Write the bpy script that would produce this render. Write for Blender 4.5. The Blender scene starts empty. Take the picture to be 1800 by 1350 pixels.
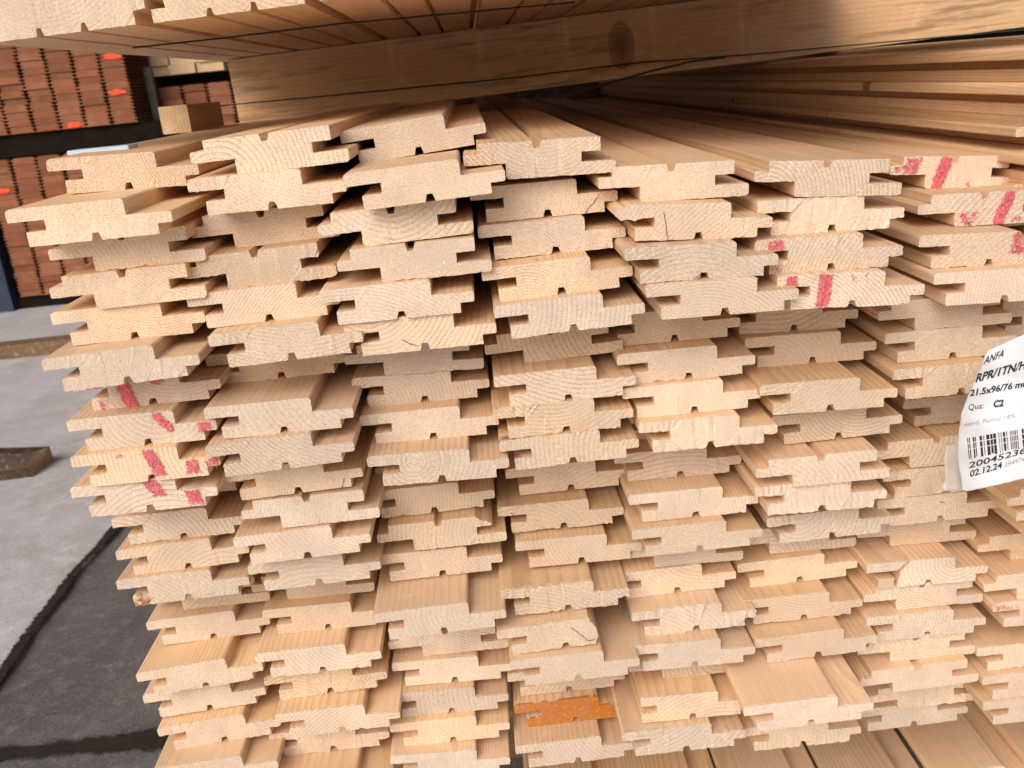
import bpy, bmesh, math, random
import numpy as np
from mathutils import Vector, Matrix

# ------------------------------------------------------------------ camera, sky, sun, exposure
S = bpy.context.scene
COL = S.collection
GZ = 0.80                                   # eye height above the yard floor
FPX, YAW, PITCH, ROLL = 1633.77, 0.015927, 0.319346, -0.099175

def cam_axes():
    cy, sy = math.cos(YAW), math.sin(YAW); cp, sp = math.cos(PITCH), math.sin(PITCH)
    f = np.array([sy*cp, cy*cp, -sp]); r0 = np.array([cy, -sy, 0.0]); u0 = np.cross(r0, f)
    cr, sr = math.cos(ROLL), math.sin(ROLL)
    return cr*r0 + sr*u0, -sr*r0 + cr*u0, f
RX, UX, FX = cam_axes()
cd = bpy.data.cameras.new('camera'); cam = bpy.data.objects.new('camera', cd); COL.objects.link(cam)
m = Matrix(((RX[0], UX[0], -FX[0]), (RX[1], UX[1], -FX[1]), (RX[2], UX[2], -FX[2])))
cam.matrix_world = Matrix.Translation((0, 0, GZ)) @ m.to_4x4()
cd.sensor_fit = 'HORIZONTAL'; cd.sensor_width = 36.0; cd.lens = 36.0*FPX/1800.0
cd.clip_start = 0.02; cd.clip_end = 300.0
cd.dof.use_dof = True; cd.dof.focus_distance = 0.62; cd.dof.aperture_fstop = 18.0
S.camera = cam

w = bpy.data.worlds.new("World"); S.world = w; w.use_nodes = True
nt = w.node_tree; nt.nodes.clear()
sky = nt.nodes.new('ShaderNodeTexSky'); sky.sky_type = 'NISHITA'; sky.sun_disc = False
SUN_EL, SUN_AZ = math.radians(39), math.radians(206)     # azimuth measured clockwise from +Y
sky.sun_elevation = SUN_EL; sky.sun_rotation = SUN_AZ
sky.air_density = 1.0; sky.dust_density = 5.0; sky.ozone_density = 0.6
bg = nt.nodes.new('ShaderNodeBackground'); bg.inputs[1].default_value = 0.10
out = nt.nodes.new('ShaderNodeOutputWorld')
nt.links.new(sky.outputs[0], bg.inputs[0]); nt.links.new(bg.outputs[0], out.inputs[0])
sl = bpy.data.lights.new('sun', 'SUN'); sl.energy = 1.35; sl.angle = math.radians(45); sl.color = (1.0, 0.97, 0.93)
so = bpy.data.objects.new('sun', sl); COL.objects.link(so)
sd = Vector((math.sin(SUN_AZ)*math.cos(SUN_EL), math.cos(SUN_AZ)*math.cos(SUN_EL), math.sin(SUN_EL)))
so.rotation_euler = sd.to_track_quat('Z', 'Y').to_euler()
so.location = (0, -3, 5)
S.view_settings.view_transform = 'Standard'; S.view_settings.look = 'None'
S.view_settings.exposure = 0.30; S.view_settings.gamma = 1.0
S.render.filter_size = 1.15
S.cycles.max_bounces = 10; S.cycles.diffuse_bounces = 6
rnd = random.Random(7)

# ------------------------------------------------------------------ helpers
def ray(u, v):
    return (RX*(u-900) - UX*(v-675) + FX*FPX)
def at_y(u, v, y):
    d = ray(u, v); d = d*(y/d[1]); return Vector((d[0], d[1], d[2]+GZ))
def at_z(u, v, z):
    d = ray(u, v); d = d*((z-GZ)/d[2]); return Vector((d[0], d[1], z))
def at_d(u, v, D):
    d = ray(u, v)*(D/FPX); return Vector((d[0], d[1], d[2]+GZ))

def mesh_obj(name, bm, mats, parent=None, loc=None):
    me = bpy.data.meshes.new(name); bm.normal_update(); bm.to_mesh(me); bm.free()
    for mm in (mats if isinstance(mats, (list, tuple)) else [mats]): me.materials.append(mm)
    o = bpy.data.objects.new(name, me); COL.objects.link(o)
    if parent is not None: o.parent = parent
    if loc is not None: o.location = loc
    return o
def tag(o, label, cat, group=None):
    o['label'] = label; o['category'] = cat
    if group: o['group'] = group
    return o
def structure(o): o['kind'] = 'structure'; return o
def empty(name, loc, rot=(0, 0, 0)):
    o = bpy.data.objects.new(name, None); o.location = loc; o.rotation_euler = rot; COL.objects.link(o); o.empty_display_size = .05
    return o
def box(bm, x0, x1, y0, y1, z0, z1, mi=0):
    vs = [bm.verts.new(p) for p in ((x0,y0,z0),(x1,y0,z0),(x1,y1,z0),(x0,y1,z0),(x0,y0,z1),(x1,y0,z1),(x1,y1,z1),(x0,y1,z1))]
    fs = []
    for q in ((0,3,2,1),(4,5,6,7),(0,1,5,4),(1,2,6,5),(2,3,7,6),(3,0,4,7)):
        f = bm.faces.new([vs[i] for i in q]); f.material_index = mi; fs.append(f)
    return fs
def tube(bm, pts, r, seg=6):
    rings = []
    for i, p in enumerate(pts):
        p = Vector(p); a = Vector(pts[max(i-1, 0)]); b = Vector(pts[min(i+1, len(pts)-1)])
        t = (b-a).normalized(); n = t.cross(Vector((0, 0, 1)))
        if n.length < 1e-4: n = t.cross(Vector((1, 0, 0)))
        n.normalize(); bn = t.cross(n)
        rings.append([bm.verts.new(p + (n*math.cos(2*math.pi*k/seg) + bn*math.sin(2*math.pi*k/seg))*r) for k in range(seg)])
    for A, B in zip(rings, rings[1:]):
        for k in range(seg): bm.faces.new((A[k], A[(k+1) % seg], B[(k+1) % seg], B[k]))
    bm.faces.new(rings[0][::-1]); bm.faces.new(rings[-1])

class NT:
    def __init__(self, name):
        self.m = bpy.data.materials.new(name); self.m.use_nodes = True; self.t = self.m.node_tree
        self.b = self.t.nodes['Principled BSDF']
    def n(self, typ, **kw):
        x = self.t.nodes.new('ShaderNode'+typ)
        for k, v in kw.items(): setattr(x, k, v)
        return x
    def l(self, a, b): self.t.links.new(a, b)
    def _in(self, sock, v):
        if v is None: return
        if hasattr(v, 'is_output'): self.l(v, sock)
        else: sock.default_value = v
    def math(self, op, a, b=None, c=None, clamp=False):
        x = self.n('Math', operation=op); x.use_clamp = clamp
        self._in(x.inputs[0], a); self._in(x.inputs[1], b); self._in(x.inputs[2], c)
        return x.outputs[0]
    def vmath(self, op, a, b=None):
        x = self.n('VectorMath', operation=op); self._in(x.inputs[0], a); self._in(x.inputs[1], b); return x.outputs[0]
    def noise(self, vec, scale, detail=2.0, rough=.5):
        x = self.n('TexNoise'); self._in(x.inputs['Vector'], vec); x.inputs['Scale'].default_value = scale
        x.inputs['Detail'].default_value = detail; x.inputs['Roughness'].default_value = rough; return x.outputs[0]
    def maprange(self, v, a, b, c, d):
        x = self.n('MapRange'); self._in(x.inputs[0], v)
        for i, q in enumerate((a, b, c, d)): self._in(x.inputs[i+1], q)
        return x.outputs[0]
    def ramp(self, v, stops, interp='LINEAR'):
        x = self.n('ValToRGB'); self._in(x.inputs[0], v); cr = x.color_ramp; cr.interpolation = interp
        while len(cr.elements) < len(stops): cr.elements.new(.5)
        for e, (p, c) in zip(cr.elements, stops):
            e.position = p; e.color = (*c, 1) if len(c) == 3 else c
        return x.outputs[0]
    def mix(self, fac, a, b, mode='MIX'):
        x = self.n('Mix', data_type='RGBA', blend_type=mode)
        self._in(x.inputs[0], fac)
        self._in(x.inputs[6], (*a, 1) if isinstance(a, tuple) and len(a) == 3 else a)
        self._in(x.inputs[7], (*b, 1) if isinstance(b, tuple) and len(b) == 3 else b)
        return x.outputs[2]
    def bump(self, h, strength, dist, prev=None):
        x = self.n('Bump'); x.inputs['Strength'].default_value = strength; x.inputs['Distance'].default_value = dist
        self.l(h, x.inputs['Height'])
        if prev is not None: self.l(prev, x.inputs['Normal'])
        return x.outputs[0]
    def finish(self, color, rough=.6, normal=None, spec=.3):
        self._in(self.b.inputs['Base Color'], (*color, 1) if isinstance(color, tuple) and len(color) == 3 else color)
        self._in(self.b.inputs['Roughness'], rough)
        self.b.inputs['Specular IOR Level'].default_value = spec
        if normal is not None: self.l(normal, self.b.inputs['Normal'])
        return self.m

# ------------------------------------------------------------------ materials
def wood(name, end, early, late, tint_a=(1, 1, 1), tint_b=(1, 1, 1), val=(.84, 1.1), spacing=(.0012, .0050), knots=True,
         dirt=0.0, contrast=1.0, stain=None, knot_at=None, along='Y', fuzz=1.0):
    """growth rings round a pith that runs along the board (local Y): arcs on the sawn ends, stripes and flames on the faces"""
    N = NT(name)
    tc = N.n('TexCoord').outputs['Object']
    if along == 'X':
        s0 = N.n('SeparateXYZ'); N.l(tc, s0.inputs[0]); c0 = N.n('CombineXYZ'); tc0 = tc
        N.l(s0.outputs[1], c0.inputs[0]); N.l(s0.outputs[0], c0.inputs[1]); N.l(s0.outputs[2], c0.inputs[2]); tc = c0.outputs[0]
    oi = N.n('ObjectInfo').outputs['Random']
    wn = N.n('TexWhiteNoise', noise_dimensions='1D'); N.l(N.math('MULTIPLY', oi, 991.7), wn.inputs['W'])
    sp = N.n('SeparateColor'); N.l(wn.outputs['Color'], sp.inputs[0]); r1, r2, r3 = sp.outputs[0], sp.outputs[1], sp.outputs[2]
    wn2 = N.n('TexWhiteNoise', noise_dimensions='1D'); N.l(N.math('MULTIPLY_ADD', oi, 577.3, 31.0), wn2.inputs['W'])
    sp2 = N.n('SeparateColor'); N.l(wn2.outputs['Color'], sp2.inputs[0]); q1, q2, q3 = sp2.outputs[0], sp2.outputs[1], sp2.outputs[2]
    offv = N.vmath('MULTIPLY', wn.outputs['Color'], (9.0, 9.0, 9.0))
    cv = N.vmath('ADD', tc, offv)
    sx = N.n('SeparateXYZ'); N.l(tc, sx.inputs[0]); X, Y, Z = sx.outputs
    # pith position
    px = N.maprange(r1, 0, 1, -.03, .125)
    pz = N.maprange(r2, 0, 1, -.075, .095)
    slow = N.noise(N.vmath('MULTIPLY', cv, (7., 1.6, 7.)), 1.0, 2.0)
    wob = N.math('MULTIPLY', N.math('SUBTRACT', slow, .5), .022)
    mid = N.noise(N.vmath('MULTIPLY', cv, (45., 5., 45.)), 1.0, 2.0)
    wob2 = N.math('MULTIPLY', N.math('SUBTRACT', mid, .5), .0034)
    dx = N.math('SUBTRACT', X, px); dz = N.math('SUBTRACT', Z, pz)
    r = N.math('SQRT', N.math('ADD', N.math('MULTIPLY', dx, dx), N.math('MULTIPLY', dz, dz)))
    r = N.math('ADD', N.math('ADD', r, wob), wob2)
    knotmask = None
    if knots:
        cvk = N.vmath('MULTIPLY', cv, (7.6, 6.4, 0.0))
        vo = N.n('TexVoronoi'); vo.inputs['Scale'].default_value = 1.0; N.l(cvk, vo.inputs['Vector'])
        kd = vo.outputs['Distance']
        r = N.math('ADD', r, N.maprange(kd, .03, .16, .012, 0.0))
        knotmask = N.maprange(N.math('ADD', kd, N.math('MULTIPLY', N.math('SUBTRACT', mid, .5), .05)), .040, .066, 1.0, 0.0)
    if knot_at is not None:
        d = N.vmath('MULTIPLY', N.vmath('SUBTRACT', tc, (0, knot_at[0], knot_at[1])), (0, 1.25, .8))
        ln = N.n('VectorMath', operation='LENGTH'); N.l(d, ln.inputs[0]); kd = ln.outputs['Value']
        kd = N.math('ADD', kd, N.math('MULTIPLY', N.math('SUBTRACT', mid, .5), .012))
        r = N.math('ADD', r, N.maprange(kd, .006, .05, .03, 0.0))
        knotmask = N.maprange(kd, .0185, .0225, 1.0, 0.0)
        kring = N.math('MULTIPLY_ADD', N.math('SINE', N.math('MULTIPLY', kd, 1900.0)), .5, .5)
    spc = N.maprange(r3, 0, 1, spacing[0], spacing[1])
    ph = N.math('FRACT', N.math('DIVIDE', r, spc))
    lw = N.ramp(ph, [(0, (0, 0, 0)), (.45, (.12,)*3), (.82, (.8,)*3), (.92, (1, 1, 1)), (1.0, (0, 0, 0))])
    lw = N.math('MULTIPLY', lw, N.maprange(q1, 0, 1, (.42 if end else .24)*contrast, (1.0 if end else .72)*contrast))
    if end:
        blot = N.noise(cv, 38.0, 3.0)
        lw = N.math('MULTIPLY', lw, N.maprange(blot, .35, .65, .35, 1.0))
    col = N.mix(lw, early, late)
    # slow colour drift along the fibre
    drift = N.noise(N.vmath('MULTIPLY', cv, (22., 2.2, 22.) if not end else (30., 5., 30.)), 1.0, 3.0)
    col = N.mix(N.maprange(drift, .3, .7, 0, .55), col, N.mix(.5, col, late))
    # board to board colour
    col = N.mix(1.0, col, N.mix(q2, tint_a, tint_b), 'MULTIPLY')
    v = N.maprange(q3, 0, 1, val[0], val[1])
    vv = N.n('CombineColor'); [N.l(v, vv.inputs[i]) for i in range(3)]
    col = N.mix(1.0, col, vv.outputs[0], 'MULTIPLY')
    if end:
        sp1 = N.noise(cv, 900.0, 2.0, .7)
        col = N.mix(N.maprange(sp1, .54, .70, 0, .50*fuzz), col, (.86, .76, .62))
        col = N.mix(N.maprange(sp1, .46, .32, 0, .6), col, N.mix(.55, col, (.24, .14, .075)))
        gp = N.noise(cv, 19.0, 3.0)
        col = N.mix(N.maprange(gp, .48, .70, 0, .5*fuzz), col, (.60, .485, .41))
        specks = N.noise(cv, 520.0, 0.0)
        col = N.mix(N.maprange(specks, .81, .84, 0, .6*fuzz), col, (.92, .86, .76))
    else:
        fib = N.noise(N.vmath('MULTIPLY', cv, (520., 26., 520.)), 1.0, 3.0, .65)
        dust = N.noise(cv, 60.0, 4.0, .7)
        col = N.mix(N.maprange(dust, .54, .74, 0, .35), col, (.80, .68, .52))
        col = N.mix(N.maprange(fib, .42, .70, 0, .42), col, N.mix(.6, col, late))
    if knotmask is not None:
        kc = (.23, .105, .042) if knot_at is None else N.mix(N.maprange(kd, .006, .016, 0, 1), (.16, .065, .025), N.mix(kring, (.20, .09, .035), (.50, .27, .12)))
        col = N.mix(N.math('MULTIPLY', knotmask, .8), col, kc)
    if dirt > 0:
        dn = N.noise(N.vmath('MULTIPLY', cv, (60., 9., 110.)), 1.0, 4.0, .65)
        dn = N.math('MULTIPLY', dn, N.maprange(N.noise(N.vmath('MULTIPLY', cv, (8., 4., 18.)), 1.0, 2.0), .4, .6, .80, 1.12))
        col = N.mix(N.math('MULTIPLY', N.maprange(dn, .52, .68, 0, 1), dirt), col, (.10, .062, .034))
    if stain is not None:
        sn = N.noise(cv, 70.0, 4.0, .7)
        col = N.mix(N.maprange(sn, .3, .7, .8, 1.0), col, N.mix(sn, (.42, .115, .012), stain))
        hi = N.noise(cv, 260.0, 2.0); col = N.mix(N.maprange(hi, .55, .75, 0, .7), col, (.75, .36, .10))
    if end:
        sawv = N.math('ADD', N.math('MULTIPLY', X, .75), N.math('MULTIPLY', Z, 1.0))
        sw = N.math('SINE', N.math('ADD', N.math('MULTIPLY', sawv, 3900.0), N.math('MULTIPLY', drift, 9.0)))
        h = N.math('ADD', N.math('MULTIPLY', sw, N.math('MULTIPLY', q1, .22)), N.math('MULTIPLY', sp1, 1.6))
        nrm = N.bump(h, .75, .0006)
        rg = .85
    else:
        h = N.math('ADD', N.math('MULTIPLY', lw, .6), fib)
        nrm = N.bump(h, .25, .0003)
        rg = N.maprange(fib, .3, .7, .5, .68)
    return N.finish(col, rg, nrm, .25)

PE, PL = (.80, .585, .375), (.53, .315, .15)
M_SIDE = wood('pine_face_grain', False, PE, PL, (1.0, .95, .86), (1.0, 1.0, 1.08))
M_END = wood('pine_end_grain', True, (.85, .68, .515), (.52, .345, .215), (1.0, .945, .87), (.97, 1.0, 1.06), val=(.84, 1.12), spacing=(.0011, .0038), knots=False)
M_END_ORANGE = wood('pine_end_orange_stain', True, (.72, .57, .42), (.47, .31, .18), stain=(.60, .205, .022))
M_BEAM = wood('aged_spruce_beam', False, (.74, .475, .265), (.47, .27, .125), val=(1, 1), spacing=(.005, .006), knots=False, dirt=.5, contrast=.75, along='X',
              knot_at=(.476, -.040))
M_BEAM_END = wood('aged_spruce_end', True, (.52, .36, .22), (.34, .21, .11), val=(1, 1))
M_OFF = wood('offcut_face', False, (.58, .40, .22), (.40, .25, .12), val=(.9, 1))
M_RED = wood('red_brown_decking_end', True, (.29, .105, .050), (.16, .052, .023), (1, .93, .86), (1., 1.06, 1.06), val=(.74, 1.2), contrast=.6, fuzz=.18)
M_RED_SIDE = wood('red_brown_decking_face', False, (.22, .075, .032), (.13, .04, .018), val=(.8, 1.1), knots=False)
M_PALE = wood('pale_pine_far', True, (.80, .58, .34), (.58, .38, .19), fuzz=.3)

def simple(name, col, rough=.6, nscale=0, namt=0.0, metal=0.0, spec=.4):
    N = NT(name)
    c = (*col, 1)
    if nscale:
        tc = N.n('TexCoord').outputs['Object']
        ns = N.noise(tc, nscale, 4.0, .6)
        c = N.mix(N.maprange(ns, .35, .65, 0, 1), tuple(x*(1-namt) for x in col), tuple(min(1, x*(1+namt)) for x in col))
    N.b.inputs['Metallic'].default_value = metal
    return N.finish(c, rough, None, spec)
M_PAINT = simple('red_marker_paint', (.58, .05, .085), .55, 500, .35)
M_PAINT_SOFT = simple('worn_red_marker', (.66, .20, .22), .6, 500, .3)
M_CRACK = simple('crack_shadow_wood', (.10, .05, .025), .9)
M_FLUOR = simple('fluorescent_orange_paint', (.95, .09, .02), .5, 90, .2)
M_WIRE = simple('green_black_wire', (.028, .036, .024), .5)
M_STEEL = simple('grey_steel', (.07, .062, .056), .5, 30, .25, .3)
M_STEEL_DARK = simple('dark_brown_steel', (.012, .008, .006), .9, 20, .3, 0, .1)
M_NAVY = simple('navy_painted_steel', (.022, .033, .065), .4, 14, .3)
M_KNOT = simple('rough_red_knot', (.52, .30, .17), .9, 260, .55)
M_PAPER = simple('white_label_paper', (.73, .745, .79), .5, 60, .02)
M_POUCH = simple('cloudy_plastic_pouch', (.56, .50, .45), .35, 60, .06)
M_INK = simple('black_print', (.025, .026, .035), .6, 900, .5)
M_INK_GREY = simple('faded_grey_print', (.30, .30, .33), .6, 900, .4)
M_BLUE = simple('pale_blue_plastic', (.50, .64, .80), .3)
M_GLOOM = simple('gloom_backdrop', (.010, .007, .006), .95, 3, .3, 0, .05)  # near-black colour stands in for the darkness behind the racks

def ground_mat(name, c1, c2, c3, scale, rough, bumpd, wet=0.0):
    N = NT(name); tc = N.n('TexCoord').outputs['Object']
    a = N.noise(tc, scale, 5.0, .62); b = N.noise(tc, scale*9, 4.0, .7); c = N.noise(tc, scale*120, 2.0, .7)
    st = N.noise(N.vmath('MULTIPLY', tc, (.7, 3.2, 1.)), scale*1.1, 4.0, .6)
    col = N.mix(N.maprange(a, .36, .64, 0, 1), c1, c2)
    col = N.mix(N.maprange(b, .5, .72, 0, .75), col, c3)
    st2 = N.noise(tc, scale*2.6, 6.0, .7)
    col = N.mix(N.maprange(st2, .54, .70, 0, .35), col, c2)
    grit = N.noise(tc, 170.0, 1.0, .8)
    col = N.mix(N.maprange(grit, .60, .70, 0, .55), col, c3)
    col = N.mix(N.maprange(grit, .40, .30, 0, .6), col, tuple(x*.45 for x in c1))
    col = N.mix(N.maprange(c, .45, .7, 0, .35), col, c1)
    h = N.math('ADD', N.math('MULTIPLY', b, .7), c)
    return N.finish(col, N.maprange(a, .35, .6, rough-wet, rough), N.bump(h, .6, bumpd), .45)
M_CONC = ground_mat('worn_yard_concrete', (.60, .60, .63), (.40, .355, .35), (.66, .66, .68), 1.6, .62, .0012, .28)
M_ASPH = ground_mat('old_asphalt', (.085, .078, .076), (.165, .150, .147), (.25, .225, .22), 3.6, .85, .003, .1)
def dirt_mat():
    N = NT('dark_joint_dirt'); tc = N.n('TexCoord'); s = N.n('SeparateXYZ'); N.l(tc.outputs['UV'], s.inputs[0])
    n1 = N.noise(tc.outputs['Object'], 120.0, 5.0, .75); n2 = N.noise(tc.outputs['Object'], 9.0, 2.0)
    e = N.math('ABSOLUTE', N.math('SUBTRACT', s.outputs[0], .5))
    k = N.math('ADD', N.math('MULTIPLY', e, 1.5), N.math('MULTIPLY', N.math('SUBTRACT', n1, .5), 1.4))
    k = N.math('ADD', k, N.math('MULTIPLY', N.math('SUBTRACT', n2, .5), .9))
    N.l(N.maprange(k, .36, .62, 1.0, 0.0), N.b.inputs['Alpha'])
    return N.finish(N.mix(n1, (.012, .010, .008), (.05, .042, .035)), .95, None, .15)
M_JOINT = dirt_mat()
M_DIRT = ground_mat('dark_wet_dirt', (.016, .014, .012), (.03, .026, .022), (.06, .05, .04), 9.0, .9, .01)
M_APRON = ground_mat('bounce_concrete', (.58, .56, .54), (.50, .48, .46), (.64, .62, .60), 1.6, .8, .003)  # kept pale so the added apron throws light upward
M_LUMP = ground_mat('broken_concrete_rim', (.20, .185, .17), (.13, .12, .11), (.30, .27, .24), 6.0, .9, .01)
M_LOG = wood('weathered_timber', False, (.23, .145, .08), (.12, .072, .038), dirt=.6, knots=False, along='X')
M_SPLIT = wood('split_timber', True, (.36, .235, .12), (.17, .095, .045), dirt=.5)
M_DARKLOG = wood('dark_weathered_timber', False, (.062, .040, .023), (.03, .02, .013), dirt=.7, knots=False, along='X')
# ------------------------------------------------------------------ yard floor, added backdrop wall and shade roof
def sheet(name, pts, z, mat, sub=None):
    bm = bmesh.new(); f = bm.faces.new([bm.verts.new((x, y, z)) for x, y in pts])
    o = mesh_obj(name, bm, mat); return structure(o)
sheet('yard_floor', [(-60, -40), (60, -40), (60, 60), (-60, 60)], 0.0, M_ASPH)
# concrete slab with a ragged broken edge, 25 mm thick above the asphalt
rg = random.Random(3)
def edge_x(y): return -.812 + .006*math.sin(y*7.0) + .002*math.sin(y*31.0) + .04*max(0, y-1.55)
bm = bmesh.new()
ys = [(-6 + .25*i) for i in range(26)] + [.5+.02*i for i in range(110)] + [2.7+.3*i for i in range(40)]
top = []; bot = []
for y in ys:
    x = edge_x(y) + rg.uniform(-.0025, .0025)
    top.append(bm.verts.new((x, y, .006 + rg.uniform(-.002, .001)))); bot.append(bm.verts.new((x+.006+rg.uniform(0, .005), y, -.01)))
lt = [bm.verts.new((-40, y, .006)) for y in ys]; md = [bm.verts.new((edge_x(y)-.03, y, .006)) for y in ys]
for i in range(len(ys)-1):
    bm.faces.new((lt[i], md[i], md[i+1], lt[i+1])); bm.faces.new((md[i], top[i], top[i+1], md[i+1])); bm.faces.new((top[i], bot[i], bot[i+1], top[i+1]))
structure(mesh_obj('concrete_slab', bm, M_CONC))
# dark dirt lying in the joint and in the gutter, with a crumbly outline
def dirt_strip(name, L, R):
    bm = bmesh.new(); uv = bm.loops.layers.uv.new('UVMap')
    a = [bm.verts.new(p) for p in L]; b_ = [bm.verts.new(p) for p in R]
    for i in range(len(a)-1):
        f = bm.faces.new((a[i], b_[i], b_[i+1], a[i+1]))
        for lp, c in zip(f.loops, ((0, .5), (1, .5), (1, .5), (0, .5))): lp[uv].uv = c
    return structure(mesh_obj(name, bm, M_JOINT))
dirt_strip('joint_dirt', [(edge_x(y)-.007, y, .0105) for y in ys], [(edge_x(y)+.017, y, .0105) for y in ys])
dirt_strip('gutter', [(-1.2+i*.03, 1.030-.006*math.sin(i*.27), .0046) for i in range(70)], [(-1.2+i*.03, 1.084, .0046) for i in range(70)])
# unseen pale apron under the viewer, added to bounce light up under the pack
sheet('bounce_apron', [(-12, -12), (12, -12), (12, .80), (-12, .80)], .005, M_APRON)
def pebble(r, seed, flat=.6):
    q = random.Random(seed); bm = bmesh.new(); bmesh.ops.create_icosphere(bm, subdivisions=2, radius=r)
    ph = [q.uniform(0, 6) for _ in range(6)]
    for v in bm.verts:
        n = v.co.normalized(); k = 1 + .22*math.sin(n.x*3+ph[0]) + .18*math.sin(n.y*4+ph[1]) + .15*math.sin(n.z*5+ph[2]+n.x*2)
        v.co = Vector((v.co.x*k*1.25, v.co.y*k, v.co.z*k*flat))
    return bm
bm = bmesh.new(); box(bm, -14, 14, 2.75, 7.7, 3.5, 3.6)  # unseen roof slab, added to keep the sun off the back wall
tag(mesh_obj('shade_roof', bm, M_GLOOM), 'unseen flat roof added over the racks to shade the back wall', 'roof')
bm = bmesh.new(); box(bm, -14, 14, 7.4, 7.6, 0, 3.5)  # wall added to close the view with a dark backdrop
tag(mesh_obj('backdrop_wall', bm, M_GLOOM), 'near-black wall added as a dark backdrop behind the red-brown board racks', 'wall')

# long timber on the concrete
bm = bmesh.new(); box(bm, -3.4, -.9, -.038, .038, 0, .05)
bmesh.ops.bevel(bm, geom=bm.edges[:], offset=.006, segments=2)
tag(mesh_obj('ground_timber', bm, M_LOG, None, (0, 3.32, .006)), 'long weathered squared timber lying across the concrete left of the boards', 'timber')
# split lump of timber
bm = bmesh.new()
sec = [(-.052, 0), (.05, 0), (.058, .03), (.03, .062), (-.03, .066), (-.058, .03)]
rings = []
for k in range(9):
    x = -.62 + k*.0775
    rr = []
    for j, (yy, zz) in enumerate(sec):
        s_ = 1.0 - (.10*max(0, k-6))*(1 if j in (3, 4) else .3)
        rr.append(bm.verts.new((x + (rg.uniform(-.018, .018) if k == 8 else 0), yy*s_ + rg.uniform(-.003, .003), zz*s_ + (rg.uniform(-.003, .003) if zz > 0 else 0))))
    rings.append(rr)
for A, B in zip(rings, rings[1:]):
    for j in range(6): bm.faces.new((A[j], B[j], B[(j+1) % 6], A[(j+1) % 6]))
f = bm.faces.new(rings[-1]); f.material_index = 1; bm.faces.new(rings[0][::-1])
p = at_z(97, 818, .022)
tag(mesh_obj('split_block', bm, [M_DARKLOG, M_SPLIT], None, (p.x-.045, p.y+.03, .006)), 'dark split wood block lying on the concrete, broken end to the right', 'wood block')

# ------------------------------------------------------------------ background racks of red-brown boards
P_RED, H_RED = .110, .0285
def red_mesh():
    prof = [(.0015, 0), (.1080, 0), (.1070, .003), (.0935, .0135), (.1080, .0145), (.1070, .0170), (.0935, .0276), (.0925, .0281), (.016, .0281), (.0145, .0276), (.0015, .0170), (.0015, .0145), (.0145, .0135), (.0015, .003)]
    bm = bmesh.new()
    f = [bm.verts.new((x, 0, z)) for x, z in prof]; b = [bm.verts.new((x, 2.2, z)) for x, z in prof]
    bm.faces.new(f).material_index = 1; bm.faces.new(b[::-1]).material_index = 1
    for i in range(14): j = (i+1) % 14; bm.faces.new((f[i], b[i], b[j], f[j]))
    me = bpy.data.meshes.new('red_board'); bm.normal_update(); bm.to_mesh(me); bm.free()
    me.materials.append(M_RED_SIDE); me.materials.append(M_RED); return me
RED_ME = red_mesh()
RED_YS = 4.20
def red_pack(x0, z0, cols, rows, y, label, group, keep=None):
    q = random.Random(int(x0*100)+rows)
    grid = {}
    for r in range(rows):
        for c in range(cols):
            if keep and not keep(c, r): continue
            o = bpy.data.objects.new('red_board', RED_ME); COL.objects.link(o)
            o.location = (x0 + c*P_RED + q.uniform(-.003, .003), y + q.uniform(-.005, .005), z0 + r*H_RED)
            tag(o, label, 'board', group); grid[c, r] = o
    return grid
def splash(o, seed):
    q = random.Random(seed); bm = bmesh.new(); n = 22; c = bm.verts.new((.052+q.uniform(-.01, .01), -.003, .013)); ring = []
    for k in range(n):
        a = 2*math.pi*k/n; rr = 1+q.uniform(-.3, .3)
        ring.append(bm.verts.new((c.co.x + .034*rr*math.cos(a), -.003, max(.002, min(.0262, .013+.0135*rr*math.sin(a))))))
    for k in range(n): bm.faces.new((c, ring[(k+1) % n], ring[k]))
    mesh_obj('paint_splash', bm, M_FLUOR, o)
up = at_y(243, 214, RED_YS)                               # lower right corner of the upper pack
UX0 = up.x - 7*P_RED; UZ0 = up.z
gu = red_pack(UX0, UZ0, 7, 15, RED_YS, 'red-brown profiled board in the upper pack of the rack at the back left', 'red-brown boards of the upper rack pack')
lo = at_y(35, 524, RED_YS)
nlow = int((UZ0 - .10 - max(.08, lo.z))/H_RED + .6); LZ0 = UZ0 - .10 - nlow*H_RED; LX0 = lo.x
gl = red_pack(LX0, LZ0, 7, nlow, RED_YS, 'red-brown profiled board in the lower pack of the rack at the back left', 'red-brown boards of the lower rack pack')
def nearest(grid, u, v):
    best = None
    for k, o in grid.items():
        P = o.location + Vector((.052, 0, .013)); d = np.array([P.x, P.y, P.z-GZ]); D = d@FX
        uu, vv = 900+FPX*(d@RX)/D, 675-FPX*(d@UX)/D
        e = (uu-u)**2+(vv-v)**2
        if best is None or e < best[0]: best = (e, o)
    return best[1]
for i, (g_, u, v, lab) in enumerate([(gu, 197, 95, 'topmost red-brown board with an orange paint splash, upper back pack'),
                                     (gu, 207, 158, 'red-brown board with the middle orange paint splash, right end of upper back pack'),
                                     (gu, 141, 211, 'red-brown board with an orange paint splash in the bottom row of the upper back pack'),
                                     (gl, 9, 341, 'red-brown board with a red paint splash at the left of the lower back pack')]):
    o = nearest(g_, u, v); splash(o, i); o['label'] = lab; del o['group']
# second bay, further right
bx = at_y(292, 235, RED_YS+.25)
topz = at_y(335, 149, RED_YS+.25).z
NB = 9
gb = red_pack(bx.x, topz-NB*H_RED, 4, NB, RED_YS+.25, 'red-brown profiled board in the short pack of the second rack bay', 'red-brown boards of the second bay')
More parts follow.
